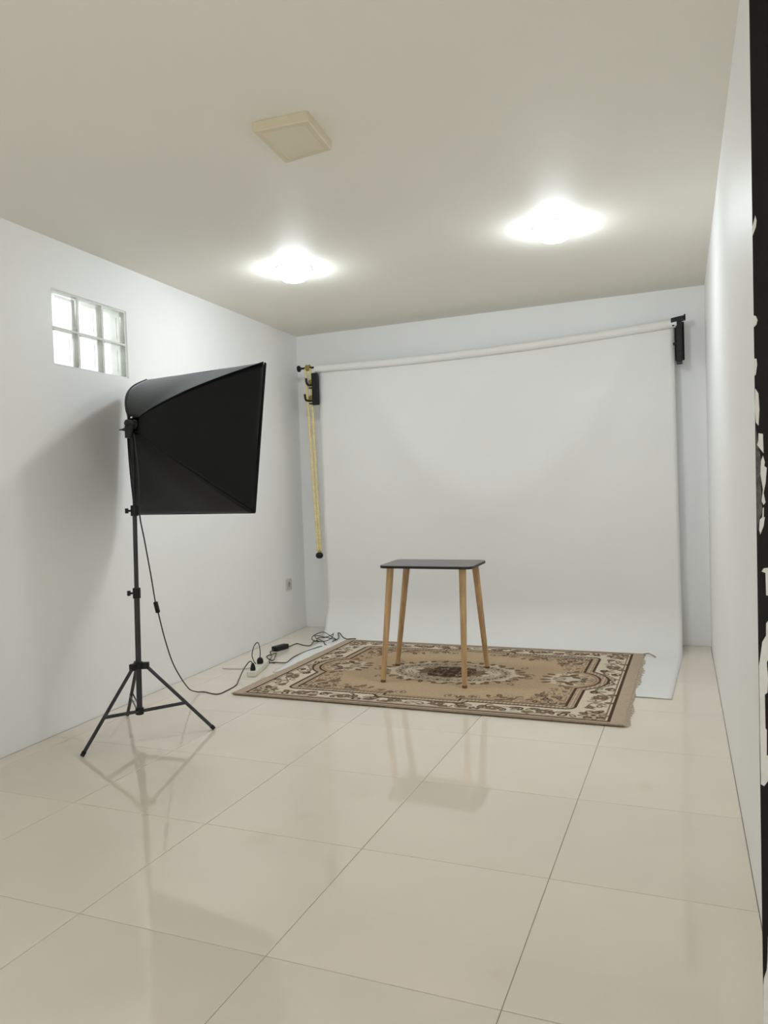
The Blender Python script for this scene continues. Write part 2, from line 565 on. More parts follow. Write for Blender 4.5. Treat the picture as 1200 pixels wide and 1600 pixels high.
# dark door edge at the right of the frame, its film peeled to the cream board
DY = 0.30
dr = thing('door_1', (1.74, DY + .02, 0), 'narrow edge of a dark brown door with peeling cream patches', 'door', kind='structure')
DX0 = 1.7060
mb = MB().hexa([(1.7022, DY, 0), (rx(DY) - .001, DY, 0), (rx(DY) - .001, DY + .035, 0), (1.7022 + .004, DY + .035, 0),
                (1.7095, DY, H - .002), (rx(DY) - .001, DY, H - .002), (rx(DY) - .001, DY + .035, H - .002), (1.7095 + .004, DY + .035, H - .002)])
obj('door_leaf', mb, M['dark_film'], dr)
PATCH = {
 'a': [(1.7063, 1.541), (1.711, 1.5597), (1.7127, 1.5516), (1.7116, 1.5421), (1.7065, 1.5283)],
 'c': [(1.7062, 1.4082), (1.7095, 1.4068), (1.7117, 1.4007), (1.7102, 1.394), (1.7060, 1.3896)],
 'd': [(1.7058, 1.3425), (1.7094, 1.3412), (1.7101, 1.3322), (1.7081, 1.3177), (1.7063, 1.3149)],
 'e': [(1.7069, 1.2961), (1.7112, 1.2879), (1.7122, 1.2632), (1.7105, 1.2386), (1.707, 1.2438), (1.7058, 1.2636)],
 'f': [(1.7103, 1.2268), (1.7165, 1.2255), (1.7169, 1.1958), (1.7134, 1.2009), (1.7082, 1.2091), (1.7101, 1.2159)],
 'g': [(1.716, 1.1919), (1.7185, 1.1819), (1.7175, 1.176), (1.721, 1.1729), (1.7189, 1.1493), (1.716, 1.1345), (1.7184, 1.1196), (1.7157, 1.1157), (1.7131, 1.1217), (1.7152, 1.1395), (1.712, 1.1644), (1.7132, 1.1841)],
 'h': [(1.7147, 1.1117), (1.7161, 1.1117), (1.7156, 1.0968), (1.7172, 1.0968), (1.7152, 1.0829), (1.7105, 1.07), (1.7088, 1.077), (1.71, 1.0929), (1.7136, 1.0968)],
 'i': [(1.7114, 1.0121), (1.7142, 1.0172), (1.7284, 1.0192), (1.7278, 0.9733), (1.7171, 0.9753), (1.7167, 1.0102)],
 'j': [(1.7252, 0.9403), (1.7192, 0.9353), (1.7164, 0.9312), (1.7161, 0.9122), (1.7106, 0.9019), (1.7076, 0.8796), (1.7055, 0.8643), (1.7052, 0.7834), (1.7053, 0.6767), (1.7098, 0.6742), (1.7154, 0.683), (1.7250, 0.690), (1.7250, 0.7226), (1.7142, 0.7234), (1.7148, 0.764), (1.713, 0.7659), (1.7129, 0.8194), (1.7166, 0.8227), (1.7178, 0.8449), (1.7164, 0.87), (1.7183, 0.8751), (1.7252, 0.8790)],
 'k': [(1.7116, 0.4349), (1.7101, 0.3954), (1.7089, 0.3797), (1.7051, 0.3664), (1.7036, 0.3525), (1.7030, 0.29), (1.7028, 0.2062), (1.7025, 0.02), (1.7280, 0.02), (1.7280, 0.44)],
}
for k, pl in PATCH.items():
    obj('peeled_patch', MB().prism(pl, lambda u, v, d: (u, d, v), DY - .0012, DY + .001), M['peel'], dr)
gp_ = [(1.7068, 1.2359), (1.7108, 1.204), (1.7134, 1.1841), (1.7126, 1.1445), (1.7140, 1.1048), (1.7091, 1.0929), (1.707, 1.075), (1.7057, 1.1049)]
obj('scuffed_patch', MB().prism(gp_, lambda u, v, d: (u, d, v), DY - .0006, DY + .001), M['peel_grey'], dr)

# ------------------------------------------------------------------ ceiling lamps
for (x, y, lab) in ((-0.53, 2.99, 'glowing round ceiling lamp nearer the left wall'), (0.98, 2.965, 'glowing round ceiling lamp nearer the right wall')):
    t = thing('ceiling_lamp', (x, y, H), lab, 'lamp', 'glowing round ceiling lamps')
    obj('lamp_rim', MB().lathe((x, y, H), [(.103, -.0005), (.105, -.017), (.102, -.022), (.099, -.022), (.098, -.002)], 40), M['lamp_rim'], t, smooth=True)
    obj('lamp_dome', MB().lathe((x, y, H), [(.096, -.008), (.097, -.022), (.093, -.038), (.082, -.053), (.062, -.066), (.036, -.074), (.014, -.077), (0, -.0775)], 40), M['lamp'], t, smooth=True)

pc = [(0.205, 1.350), (0.417, 1.361), (0.391, 1.602), (0.178, 1.632)]
pcx, pcy = sum(p[0] for p in pc) / 4, sum(p[1] for p in pc) / 4
t = thing('ceiling_light', (pcx, pcy, H), 'square ivory ceiling light fitting, switched off', 'lamp')
sc = lambda f: [(pcx + (p[0] - pcx) * f, pcy + (p[1] - pcy) * f) for p in pc]
mb = MB()
vs, fs = [], []
prof = [(1.0, H - .0005), (1.0, H - .030), (.97, H - .034), (.80, H - .034), (.78, H - .031)]
for f_, z in prof:
    vs += [(p[0], p[1], z) for p in sc(f_)]
for k in range(len(prof) - 1):
    for q in range(4):
        fs.append((k * 4 + q, k * 4 + (q + 1) % 4, k * 4 + 4 + (q + 1) % 4, k * 4 + 4 + q))
fs.append((3, 2, 1, 0))
mb.add(vs, fs)
obj('frame', mb, M['panel_frame'], t)
obj('diffuser', MB().prism(sc(.785), lambda u, v, d: (u, v, d), H - .0325, H - .010), M['panel_face'], t)

# ------------------------------------------------------------------ backdrop
RY, RZL, RZR, RR = 4.52, 2.130, 2.198, 0.030
XL, XR = -1.165, 1.503
bd = thing('backdrop', ((XL + XR) / 2, 4.4, 0), 'wide white photo backdrop hanging from a roller and sweeping onto the floor', 'backdrop')


def roll_z(x):
    t = (x - XL) / (XR - XL)
    return RZL + (RZR - RZL) * t - 0.032 * 4 * t * (1 - t)


rp_ = [(XL - .02 + (XR - XL + .04) * i / 40, RY, roll_z(XL - .02 + (XR - XL + .04) * i / 40)) for i in range(41)]
obj('roller', MB().tube(rp_, RR, 20), M['paper'], bd, smooth=True)
NX, NS = 90, 150


def prof_pt(s, zt):     # s: 0..1 down the hanging part, the curve, then the floor part
    L1, RC, L3 = zt - 0.30, 0.30, 1.0
    y0 = RY + .012
    La = RC * math.pi / 2
    tot = L1 + La + L3
    d = s * tot
    if d < L1:
        return y0, zt - d
    if d < L1 + La:
        a = (d - L1) / RC
        return y0 - RC * (1 - math.cos(a)), 0.30 - RC * math.sin(a)
    return y0 - RC - (d - L1 - La), 0.0


vs, fs = [], []
for j in range(NS + 1):
    s = j / NS
    for i in range(NX + 1):
        q = i / NX
        zt = roll_z(XL + (XR - XL) * q)
        y, z = prof_pt(s, zt)
        # left and right edges
        if z > 0.001:
            hgt = z / zt
            xl = -1.165 + (1 - hgt) * 0.02 + (0.09 * max(0, (4.49 - y) / .30))
            xr = 1.503 + (1 - hgt) * 0.018
        else:
            f = (4.19 - y) / 1.0
            xl = -1.055 + 0.14 * f
            xr = 1.521 - 0.038 * f
        x = xl + (xr - xl) * q
        if z > 0.001:
            zz = 1.06 + 1.05 * (x - 0.22) ** 2
            w = math.exp(-((z - zz) / 0.22) ** 2) * min(1, (zt - z) / .4) * min(1, z / .5)
            y -= 0.028 * w
            y -= 0.006 * math.sin(x * 5.1 + z * 1.3) * min(1, (zt - z) / .5) * min(1, z / .4)
            y -= 0.012 * math.exp(-((x - xl) / .06) ** 2) * min(1, (zt - z) / .9)
        z = max(z, 0.0) + 0.0035
        if y < 3.24 and x > 1.2:
            z += 0.016 * ((3.24 - y) / .06) * max(0, math.sin((x - 1.2) * 11.0)) ** 2
        vs.append((x, y, z))
for j in range(NS):
    for i in range(NX):
        a = j * (NX + 1) + i
        fs.append((a, a + 1, a + NX + 2, a + NX + 1))
sh = obj('sheet', MB().add(vs, fs), M['paper'], bd, smooth=True)
so = sh.modifiers.new('thickness', 'SOLIDIFY')
so.thickness = 0.0016
so.offset = 0

# ------------------------------------------------------------------ wall brackets of the backdrop
bx, bz = -1.225, 2.10
wy = by(bx)
t = thing('backdrop_bracket', (bx, wy, 1.85), 'black wall bracket with two empty hooks at the left end of the backdrop roller', 'bracket', 'backdrop wall brackets')
obj('arm', MB().box((bx + .020, RY - .008, 1.86), (bx + .050, wy - .004, 2.08)), M['black_plastic'], t)
obj('plate', MB().box((bx + .018, RY - .036, 1.840), (bx + .068, RY - .006, 2.095)), M['black_plastic'], t, bevel=.003)
obj('base_plate', MB().box((bx - .045, wy - .006, 1.83), (bx + .055, wy - .0005, 2.12)), M['strip'], t)
obj('cog', MB().lathe((-1.262, RY - .01, 2.142), [(.010, 0), (.026, 0), (.026, .008), (.018, .010), (.018, .022), (.026, .024), (.026, .032), (.010, .032)], 14, (1, 0, 0)), M['brass'], t)
obj('shaft', MB().cyl((-1.318, RY - .01, 2.142), (-1.195, RY - .01, 2.142), .008), M['black_plastic'], t)
obj('knob', MB().lathe((-1.340, RY - .01, 2.142), [(.012, 0), (.026, .004), (.026, .016), (.012, .024), (.010, .034)], 14, (1, 0, 0)), M['black_plastic'], t, smooth=True)
hy = RY - .022
for hz, ox in ((2.020, 0.0), (1.895, -.016)):
    hk = MB().tube(spline([(bx + .020, hy, hz - .014), (bx - .006, hy, hz - .018), (bx - .024 + ox, hy, hz - .012), (bx - .034 + ox, hy, hz + .008), (bx - .037 + ox, hy, hz + .038)], 6), .0095, 8)
    k = obj('hook', hk, M['black_plastic'], t, smooth=True)
    mb = MB()
    for q in range(3):
        mb.lathe((bx - .012 + q * .012, hy, hz + .004), [(.008, 0), (.021 - .003 * (q == 0), .001), (.021 - .003 * (q == 0), .006), (.008, .007)], 12, (1, 0, 0))
    obj('spring', mb, M['brass'], k)
    obj('hook_pin', MB().cyl((bx - .014, hy, hz - .040), (bx + .020, hy, hz - .044), .006, 10), M['black_plastic'], k)

bx2 = 1.538
wy = by(bx2)
t = thing('backdrop_bracket', (bx2, wy, 1.92), 'black wall bracket with a holder on top at the right end of the backdrop roller', 'bracket', 'backdrop wall brackets')
obj('plate', MB().box((bx2 - .020, RY - .02, 1.938), (bx2 + .016, wy - .004, 2.215)), M['black_plastic'], t, bevel=.003)
obj('base_plate', MB().box((bx2 - .03, wy - .006, 1.965), (bx2 + .03, wy - .0005, 2.225)), M['black_plastic'], t)
obj('holder', MB().obox((bx2 - .010, RY - .01, 2.218), (.040, 0, .006), (0, .022, 0), (0, 0, .016)), M['black_plastic'], t, bevel=.004)
obj('knob', MB().lathe((bx2 + .024, RY - .01, 2.228), [(.010, 0), (.010, .006), (.022, .008), (.022, .016), (.010, .018)], 12, (1, 0, 0)), M['black_plastic'], t, smooth=True)
obj('hook', MB().tube(spline([(bx2 - .02, RY - .018, 2.19), (bx2 - .036, RY - .018, 2.182), (bx2 - .046, RY - .018, 2.186)], 5), .008, 8), M['black_plastic'], t, smooth=True)
obj('stop', MB().box((bx2 - .040, RY - .024, 2.052), (bx2 - .020, RY - .006, 2.066)), M['black_plastic'], t, bevel=.002)

# yellow bead chain with its weight
cyy = RY - .012
t = thing('pull_chain', (-1.20, cyy, .60), 'yellow bead pull chain ending in a round black weight left of the backdrop', 'chain')
for sd in (-1, 1):
    pts, rad = [], []
    N = 560
    for i in range(N + 1):
        f = i / N
        z = 2.140 - f * (2.140 - .668)
        half = .019 - .010 * f
        x = -1.247 + .045 * f + sd * half
        pts.append((x, cyy + sd * .004, z))
        rad.append(.0115 * (.72 + .28 * abs(math.sin(i * math.pi / 5))))
    obj('bead_strand', MB().tube(pts, rad, 7), M['chain'], t, smooth=True)
wx = -1.203
obj('clip', MB().lathe((wx, cyy, .652), [(.012, 0), (.014, .006), (.014, .022), (.009, .028)], 14), M['brass'], t, smooth=True)
obj('weight', MB().lathe((wx, cyy, .606), [(0, 0), (.018, .003), (.028, .014), (.031, .028), (.026, .042), (.013, .050), (.011, .056)], 24), M['black_plastic'], t, smooth=True)

# ------------------------------------------------------------------ rug
RUGC = Vector((0.2095, 3.476, 0.0))
RW, RH = 2.150, 1.568


def rug_pattern(nx, ny):
    """Woven pattern, computed on one quarter and mirrored."""
    qa, qb = nx // 2 + 1, ny // 2 + 1
    st = RW / (nx - 1)
    st2 = RH / (ny - 1)
    A, B = np.meshgrid(np.arange(qa) * st, np.arange(qb) * st2, indexing='ij')
    tan = np.array([lin(184), lin(160), lin(130)])
    cream = np.array([lin(212), lin(199), lin(178)])
    dark = np.array([lin(82), lin(60), lin(46)])
    mid = np.array([lin(134), lin(110), lin(90)])
    light = np.array([lin(192), lin(174), lin(150)])
    beige = np.array([lin(182), lin(164), lin(144)])
    img = np.empty((qa, qb, 3))
    img[:] = tan

    def sd_rect(hx, hy):
        dx, dy = A - hx, B - hy
        return np.where((dx > 0) & (dy > 0), np.hypot(np.maximum(dx, 0), np.maximum(dy, 0)), np.maximum(dx, dy))
    sdi = np.minimum(np.minimum(sd_rect(.770, .548), np.hypot(A - .675, B) - .205), np.maximum(sd_rect(.215, .588), -1))
    # border band
    img[sdi > 0] = cream

    def fill(mask, c, k=1.0):
        img[mask] = img[mask] * (1 - k) + c * k

    def disc(x, y, r, c, k=1.0):
        i0, i1 = max(0, int((x - r) / st) - 1), min(qa, int((x + r) / st) + 2)
        j0, j1 = max(0, int((y - r) / st2) - 1), min(qb, int((y + r) / st2) + 2)
        if i0 >= i1 or j0 >= j1:
            return
        d = np.hypot(A[i0:i1, j0:j1] - x, B[i0:i1, j0:j1] - y)
        w = np.clip((r - d) / st + .5, 0, 1)[..., None] * k
        img[i0:i1, j0:j1] = img[i0:i1, j0:j1] * (1 - w) + c * w

    def curve(pts, r0, r1, c):
        n = len(pts)
        for i in range(n - 1):
            (xa_, ya_), (xb_, yb_) = pts[i], pts[i + 1]
            L = math.hypot(xb_ - xa_, yb_ - ya_)
            m_ = max(1, int(L / (st * .8)))
            for k in range(m_):
                f = k / m_
                g_ = (i + f) / (n - 1)
                disc(xa_ + (xb_ - xa_) * f, ya_ + (yb_ - ya_) * f, r0 + (r1 - r0) * g_, c)

    def spiral(x, y, r, a0, sgn, c, w=.006):
        pts = []
        for k in range(22):
            f = k / 21
            a = a0 + sgn * f * 4.6
            rr = r * (1 - f * .82)
            pts.append((x + rr * math.cos(a), y + rr * math.sin(a)))
        curve(pts, w, w * .7, c)
        disc(pts[-1][0], pts[-1][1], w * 1.5, c)

    def leaf(x, y, L, a, c1, c2):
        for k in range(9):
            f = k / 8
            r = L * .26 * math.sin(math.pi * (.12 + .86 * f))
            disc(x + math.cos(a) * L * f, y + math.sin(a) * L * f, r + .004, c2)
        for k in range(9):
            f = k / 8
            r = L * .20 * math.sin(math.pi * (.12 + .86 * f))
            disc(x + math.cos(a) * L * f, y + math.sin(a) * L * f, r, c1)

    def flower(x, y, r, c1, c2, c3, n=6):
        for k in range(n):
            a = 2 * math.pi * k / n + .3
            disc(x + math.cos(a) * r * .62, y + math.sin(a) * r * .62, r * .46, c2)
        for k in range(n):
            a = 2 * math.pi * k / n + .3
            disc(x + math.cos(a) * r * .62, y + math.sin(a) * r * .62, r * .33, c1)
        disc(x, y, r * .38, c2)
        disc(x, y, r * .22, c3)

    rd = random.Random(5)
    # scrolls and palmettes in the border band
    def band(u, v, side):     # u along, v across (0 inner .. 1 outer)
        return (u, .625 + v * .10) if side == 'long' else (.855 + v * .135, u)
    for side, u0, u1 in (('long', .0, .80), ('short', .0, .57)):
        pts = []
        n = 60
        for k in range(n + 1):
            u = u0 + (u1 - u0) * k / n
            pts.append(band(u, .5 + .30 * math.sin(u * 21 + .6), side))
        curve(pts, .0045, .0045, mid)
        u = u0 + .03
        sg = 1
        while u < u1:
            x, y = band(u, .5 + .25 * sg, side)
            spiral(x, y, .032, rd.uniform(0, 6.28), sg, dark if rd.random() < .5 else mid, .0062)
            x, y = band(u + .035, .5 - .28 * sg, side)
            leaf(x, y, .050, rd.uniform(0, 6.28), mid, dark)
            x, y = band(u + .05, .5 + .1 * sg, side)
            leaf(x, y, .042, rd.uniform(0, 6.28), light, dark)
            sg = -sg
            u += .074
        for u in ((.12, .42, .68) if side == 'long' else (.34,)):
            x, y = band(u, .5, side)
            flower(x, y, .036, mid, dark, cream)
    x, y = .925, .665
    for k in range(9):
        a = math.pi * 2 * k / 9
        leaf(x + .02 * math.cos(a), y + .02 * math.sin(a), .055, a, mid if k % 2 else light, dark)
    flower(x, y, .034, light, dark, dark)
    # guard frame: dark, pale chain, dark
    fill((sdi > -.004) & (sdi < .058), dark)
    fill((sdi > .011) & (sdi < .043), light)
    chain = (np.sin((A + B * 1.0) * 150) * np.sin((A - B) * 150) > .15) & (sdi > .014) & (sdi < .040)
    fill(chain, mid)
    fill((sdi > -.022) & (sdi < -.012), mid, .8)
    # medallion
    th = np.arctan2(B / .25, A / .42)
    rr = np.hypot(A / .42, B / .25) / (1 + .07 * np.cos(12 * th) + .03 * np.cos(24 * th))
    fill((rr < 1.0) & (rr > .5), cream, .85)
    fill((rr < 1.06) & (rr > .98) & (np.sin(th * 46) > -.3), mid)
    fill(rr < .52, mid)
    for k in range(8):
        a = (k + .5) / 8 * math.pi / 2
        x, y = .335 * math.cos(a), .195 * math.sin(a)
        flower(x, y, .030, light, dark if k % 2 else mid, dark)
        leaf(.42 * math.cos(a), .25 * math.sin(a), .038, a + .5, mid, dark)
        leaf(.27 * math.cos(a + .1), .155 * math.sin(a + .1), .036, a + 1.9, cream, mid)
    for k in range(7):
        x, y = rd.uniform(0, .2), rd.uniform(0, .11)
        flower(x, y, rd.uniform(.022, .034), light if k % 2 else mid, dark, cream)
    for k in range(26):
        x, y = abs(rd.gauss(0, .10)), abs(rd.gauss(0, .055))
        leaf(x, y, .03, rd.uniform(0, 6.28), dark if k % 3 else mid, dark)
    spiral(.47, .03, .03, 0, 1, mid)
    spiral(.40, .20, .03, 1, -1, mid)
    # flowers in the corners and along the edges of the field
    for k in range(78):
        u = rd.random() ** 1.5
        if rd.random() < .5:
            x, y = .745 - u * .62, .525 - rd.random() ** 1.3 * .13 * (1.25 - u)
        else:
            x, y = .745 - rd.random() ** 1.3 * .19 * (1.25 - u), .525 - u * .40
        if rd.random() < .45:
            flower(x, y, rd.uniform(.018, .030), light, dark if rd.random() < .5 else mid, mid)
        else:
            leaf(x, y, rd.uniform(.028, .045), rd.uniform(0, 6.28), mid, dark if rd.random() < .6 else mid)
    for (x, y, r, a, s) in ((.52, .45, .040, 1, 1), (.38, .475, .034, 3, -1), (.26, .49, .03, 0, 1), (.62, .37, .045, 2, -1), (.66, .26, .035, 4, 1),
                            (.14, .51, .03, 2, 1), (.58, .43, .03, 5, 1)):
        spiral(x, y, r, a, s, mid, .0052)
    # cream panel inside the end bump
    dd = np.hypot((A - .70) / .13, B / .14)
    fill((dd < 1) & (sdi < -.03), cream, .7)
    for (x, y, a_, L) in ((.84, .02, 3.1, .07), (.80, .09, 3.6, .06), (.74, .12, 4.0, .055), (.76, .03, 2.4, .05), (.70, .07, 3.3, .055), (.68, .01, 3.0, .06), (.80, .05, 4.4, .045)):
        leaf(x, y, L, a_, mid if L < .058 else light, dark)
    spiral(.73, .075, .028, 1, 1, dark, .0045)
    spiral(.66, .11, .030, 2, -1, mid, .0045)
    leaf(.60, .03, .05, 3.0, mid, dark)
    leaf(.61, .08, .045, 2.6, mid, dark)
    # outer lines and plain ends
    sdo = sd_rect(1.012, .752)
    fill((sdo > -.030) & (sdo < -.022), mid)
    fill((sdo > -.016) & (sdo < .002), dark)
    fill(sdo >= .002, beige)
    fill((B > .768) & (A < 1.012), mid, .8)
    full = np.empty((nx, ny, 3))
    ii = np.abs(np.arange(nx) - (nx - 1) / 2.0)
    jj = np.abs(np.arange(ny) - (ny - 1) / 2.0)
    full = img[np.ix_(np.floor(ii).astype(int), np.floor(jj).astype(int))]
    nz_ = RNG.normal(1.0, .07, (nx, ny, 1))
    return np.clip(full * nz_, 0.01, .85)


rug = thing('rug', (RUGC.x, RUGC.y, 0.0), 'beige and brown patterned rug with a floral border lying under the small table', 'rug')
nx, ny = 539, 393
pat = rug_pattern(nx, ny)
gx = np.linspace(-RW / 2, RW / 2, nx)
gy = np.linspace(-RH / 2, RH / 2, ny)
GX, GY = np.meshgrid(gx, gy, indexing='ij')
tone = pat.mean(axis=2)
GZ = 0.0125 + 0.0012 * np.clip((tone - .2) * 2, -1, 1) + 0.0008 * np.sin(GX * 7 + GY * 3)
co = np.stack([GX, GY, GZ], -1).reshape(-1, 3)
idx = np.arange(nx * ny).reshape(nx, ny)
quads = np.stack([idx[:-1, :-1], idx[1:, :-1], idx[1:, 1:], idx[:-1, 1:]], -1).reshape(-1, 4)
me = bpy.data.meshes.new('pile')
me.vertices.add(len(co))
me.vertices.foreach_set('co', co.astype(np.float32).ravel())
me.loops.add(quads.size)
me.loops.foreach_set('vertex_index', quads.astype(np.int32).ravel())
me.polygons.add(len(quads))
me.polygons.foreach_set('loop_start', np.arange(0, quads.size, 4, dtype=np.int32))
me.polygons.foreach_set('use_smooth', np.ones(len(quads), bool))
me.update(calc_edges=True)
ca = me.color_attributes.new('pattern', 'FLOAT_COLOR', 'POINT')
rgba = np.concatenate([pat.reshape(-1, 3), np.ones((nx * ny, 1))], 1)
ca.data.foreach_set('color', rgba.astype(np.float32).ravel())
me.materials.append(M['rug'])
po = bpy.data.objects.new('pile', me)
link(po, rug)
for y in (-RH / 2, RH / 2):
    obj('binding', MB().tube([(RUGC.x - RW / 2, RUGC.y + y, .0095), (RUGC.x + RW / 2, RUGC.y + y, .0095)], .0042, 8), M['binding'], rug, smooth=True)
obj('backing', MB().box((RUGC.x - RW / 2 + .001, RUGC.y - RH / 2 + .001, .0055), (RUGC.x + RW / 2 - .001, RUGC.y + RH / 2 - .001, .0108)), M['fringe'], rug)
for sx in (-1, 1):
    mb = MB()
    rd = random.Random(3 + sx)
    y = -RH / 2 + .004
    while y < RH / 2 - .002:
        L = (.6 if sx < 0 else 1) * rd.uniform(.012, .026) * (1.1 + .3 * math.sin(y * 7) + .25 * math.sin(y * 23 + 1))
        x0 = RUGC.x + sx * (RW / 2 - .004)
        dy = rd.uniform(-.008, .008)
        mb.tube([(x0, RUGC.y + y, .010), (x0 + sx * L * .5, RUGC.y + y + dy * .4, .0085), (x0 + sx * L, RUGC.y + y + dy, .0066)], [.0022, .0022, .0014], 4)
        y += .0042
    obj('fringe', mb, M['fringe'], rug, kind='stuff')
obj('corner_tassel', MB().tube(spline([(1.283, 4.252, .012), (1.315, 4.240, .020), (1.345, 4.215, .014), (1.362, 4.190, .0095)], 6), [.004] * 18 + [.0025], 7), M['binding'], rug, smooth=True)

# ------------------------------------------------------------------ small table
TZ = 0.0140
tb = thing('side_table', (0.14, 3.35, TZ), 'small table with a dark grey top and four slanted pale wooden legs on the rug', 'table')
tc4 = [(-0.128, 3.158), (0.444, 3.140), (0.432, 3.535), (-0.155, 3.550)]


def rounded(poly, r, n=6):
    out = []
    k = len(poly)
    for i in range(k):
        p0, p, p1 = Vector(poly[i - 1]), Vector(poly[i]), Vector(poly[(i + 1) % k])
        a, b_ = (p0 - p).normalized(), (p1 - p).normalized()
        A_, B_ = p + a * r, p + b_ * r
        for q in range(n + 1):
            f = q / n
            out.append(tuple((A_ * (1 - f) ** 2 + p * 2 * f * (1 - f) + B_ * f ** 2)))
    return out


tp = rounded(tc4, .05)
obj('tabletop', MB().prism(tp, lambda u, v, d: (u, v, d), .687, .7015), M['table_top'], tb, bevel=.002)
obj('edge_band', MB().prism([(0.148 + (u - .148) * 1.0025, 3.346 + (v - 3.346) * 1.0025) for u, v in tp], lambda u, v, d: (u, v, d), .6855, .6985), M['table_edge'], tb)
legs = [((-0.070, 3.205), (-0.112, 3.140)), ((0.372, 3.212), (0.387, 3.137)), ((-0.062, 3.470), (-0.180, 3.555)), ((0.376, 3.470), (0.392, 3.625))]
for (tx, ty), (fx, fy) in legs:
    n = 9
    pts = [(tx + (fx - tx) * i / n, ty + (fy - ty) * i / n, .685 + (TZ + .012 - .685) * i / n) for i in range(n + 1)]
    lg = obj('leg', MB().tube(pts, [.0215 - .0062 * i / n for i in range(n + 1)], 14), M['wood'], tb, smooth=True)
    p9 = Vector(pts[-1])
    d_ = (p9 - Vector(pts[0])).normalized()
    obj('foot', MB().tube([p9 - d_ * .001, p9 + d_ * (.012 / -d_.z)], [.0156, .0146], 14), M['wood_end'], lg, smooth=True)

# ------------------------------------------------------------------ light stand
SX, SY = -0.912, 1.957
st = thing('light_stand', (SX, SY, 0), 'dark grey tripod light stand by the left wall carrying the softbox', 'stand')
topp = Vector((-0.886, 1.962, 1.48))
bot = Vector((SX, SY, 0.095))


def pole(z):
    f = (z - bot.z) / (topp.z - bot.z)
    return bot + (topp - bot) * f


obj('lower_pole', MB().tube([pole(.095), pole(.70)], .0135, 16), M['stand'], st, smooth=True)
obj('middle_pole', MB().tube([pole(.69), pole(1.10)], .0105, 16), M['stand'], st, smooth=True)
obj('upper_pole', MB().tube([pole(1.09), pole(1.475)], .008, 16), M['black_plastic'], st, smooth=True)
for z in (.69, 1.09):
    cl = obj('collar', MB().tube([pole(z - .026), pole(z - .024), pole(z + .024), pole(z + .026)], [.014, .0185, .0185, .014], 18), M['black_plastic'], st, smooth=True)
    c = pole(z)
    kd = Vector((-.93, -.36, 0)).normalized()
    mbk = MB().tube([c + kd * .014, c + kd * .034], .005, 10)
    mbk.obox(c + kd * .038, kd * .006, Vector((-kd.y, kd.x, 0)) * .008, (0, 0, .012))
    obj('knob', mbk, M['black_plastic'], cl)
hubz = .335
obj('leg_hub', MB().tube([pole(hubz - .016), pole(hubz - .014), pole(hubz + .016), pole(hubz + .020)], [.018, .024, .024, .017], 18), M['black_plastic'], st, smooth=True)
obj('brace_hub', MB().tube([pole(.095), pole(.098), pole(.128), pole(.130)], [.014, .020, .020, .015], 18), M['black_plastic'], st, smooth=True)
feet = [Vector((-0.943, 1.602, 0.007)), Vector((-0.589, 2.108, 0.007)), Vector((-1.186, 2.185, 0.007))]
for f_ in feet:
    h = pole(hubz)
    out = Vector((f_.x - h.x, f_.y - h.y, 0)).normalized()
    a = h + out * .034
    side = Vector((-out.y, out.x, 0))
    lg = obj('leg', MB().tube([a, a + (f_ - a) * .985], .0085, 12), M['stand'], st, smooth=True)
    obj('foot', MB().tube([a + (f_ - a) * .955, f_], [.0108, .0098], 12), M['black_plastic'], lg, smooth=True)
    obj('leg_joint', MB().obox(h + out * .034, out * .016, side * .013, (0, 0, .016)), M['black_plastic'], lg, bevel=.003)
    mid_ = a + (f_ - a) * .585
    p0 = pole(.113) + out * .014
    br = MB()
    for s_ in (-1, 1):
        br.obox((p0 + mid_) / 2 + side * .0085 * s_, (mid_ - p0) / 2, side * .0012, Vector((0, 0, .006)))
    obj('brace', br, M['stand'], st)

# ------------------------------------------------------------------ softbox
AP = Vector((-0.882, 1.965, 1.504))
yaw, pit, SW, SH, SD = 0.17, -0.163, 0.852, 0.757, 0.413
nf = Vector((math.sin(yaw) * math.cos(pit), math.cos(yaw) * math.cos(pit), math.sin(pit)))
nr = Vector((math.cos(yaw), -math.sin(yaw), 0))
nu = nr.cross(nf)
sb = thing('softbox', AP, 'large black softbox on the tripod stand, its back towards us', 'softbox')
FC = AP + nf * SD
CORN = {'tr': (1, 1), 'tl': (-1, 1), 'bl': (-1, -1), 'br': (1, -1)}
BUL = {'tr': .030, 'tl': .062, 'bl': .004, 'br': .020}


def rod(k, s):
    cx_, cz_ = CORN[k]
    a = AP + (nr * cx_ + nu * cz_) * .035
    b_ = FC + nr * cx_ * SW / 2 + nu * cz_ * SH / 2
    perp = (nr * cx_ * .6 + nu * cz_ * .8).normalized()
    return a + (b_ - a) * s + (perp * .8 - nf * .6) * BUL[k] * math.sin(math.pi * s ** .75)


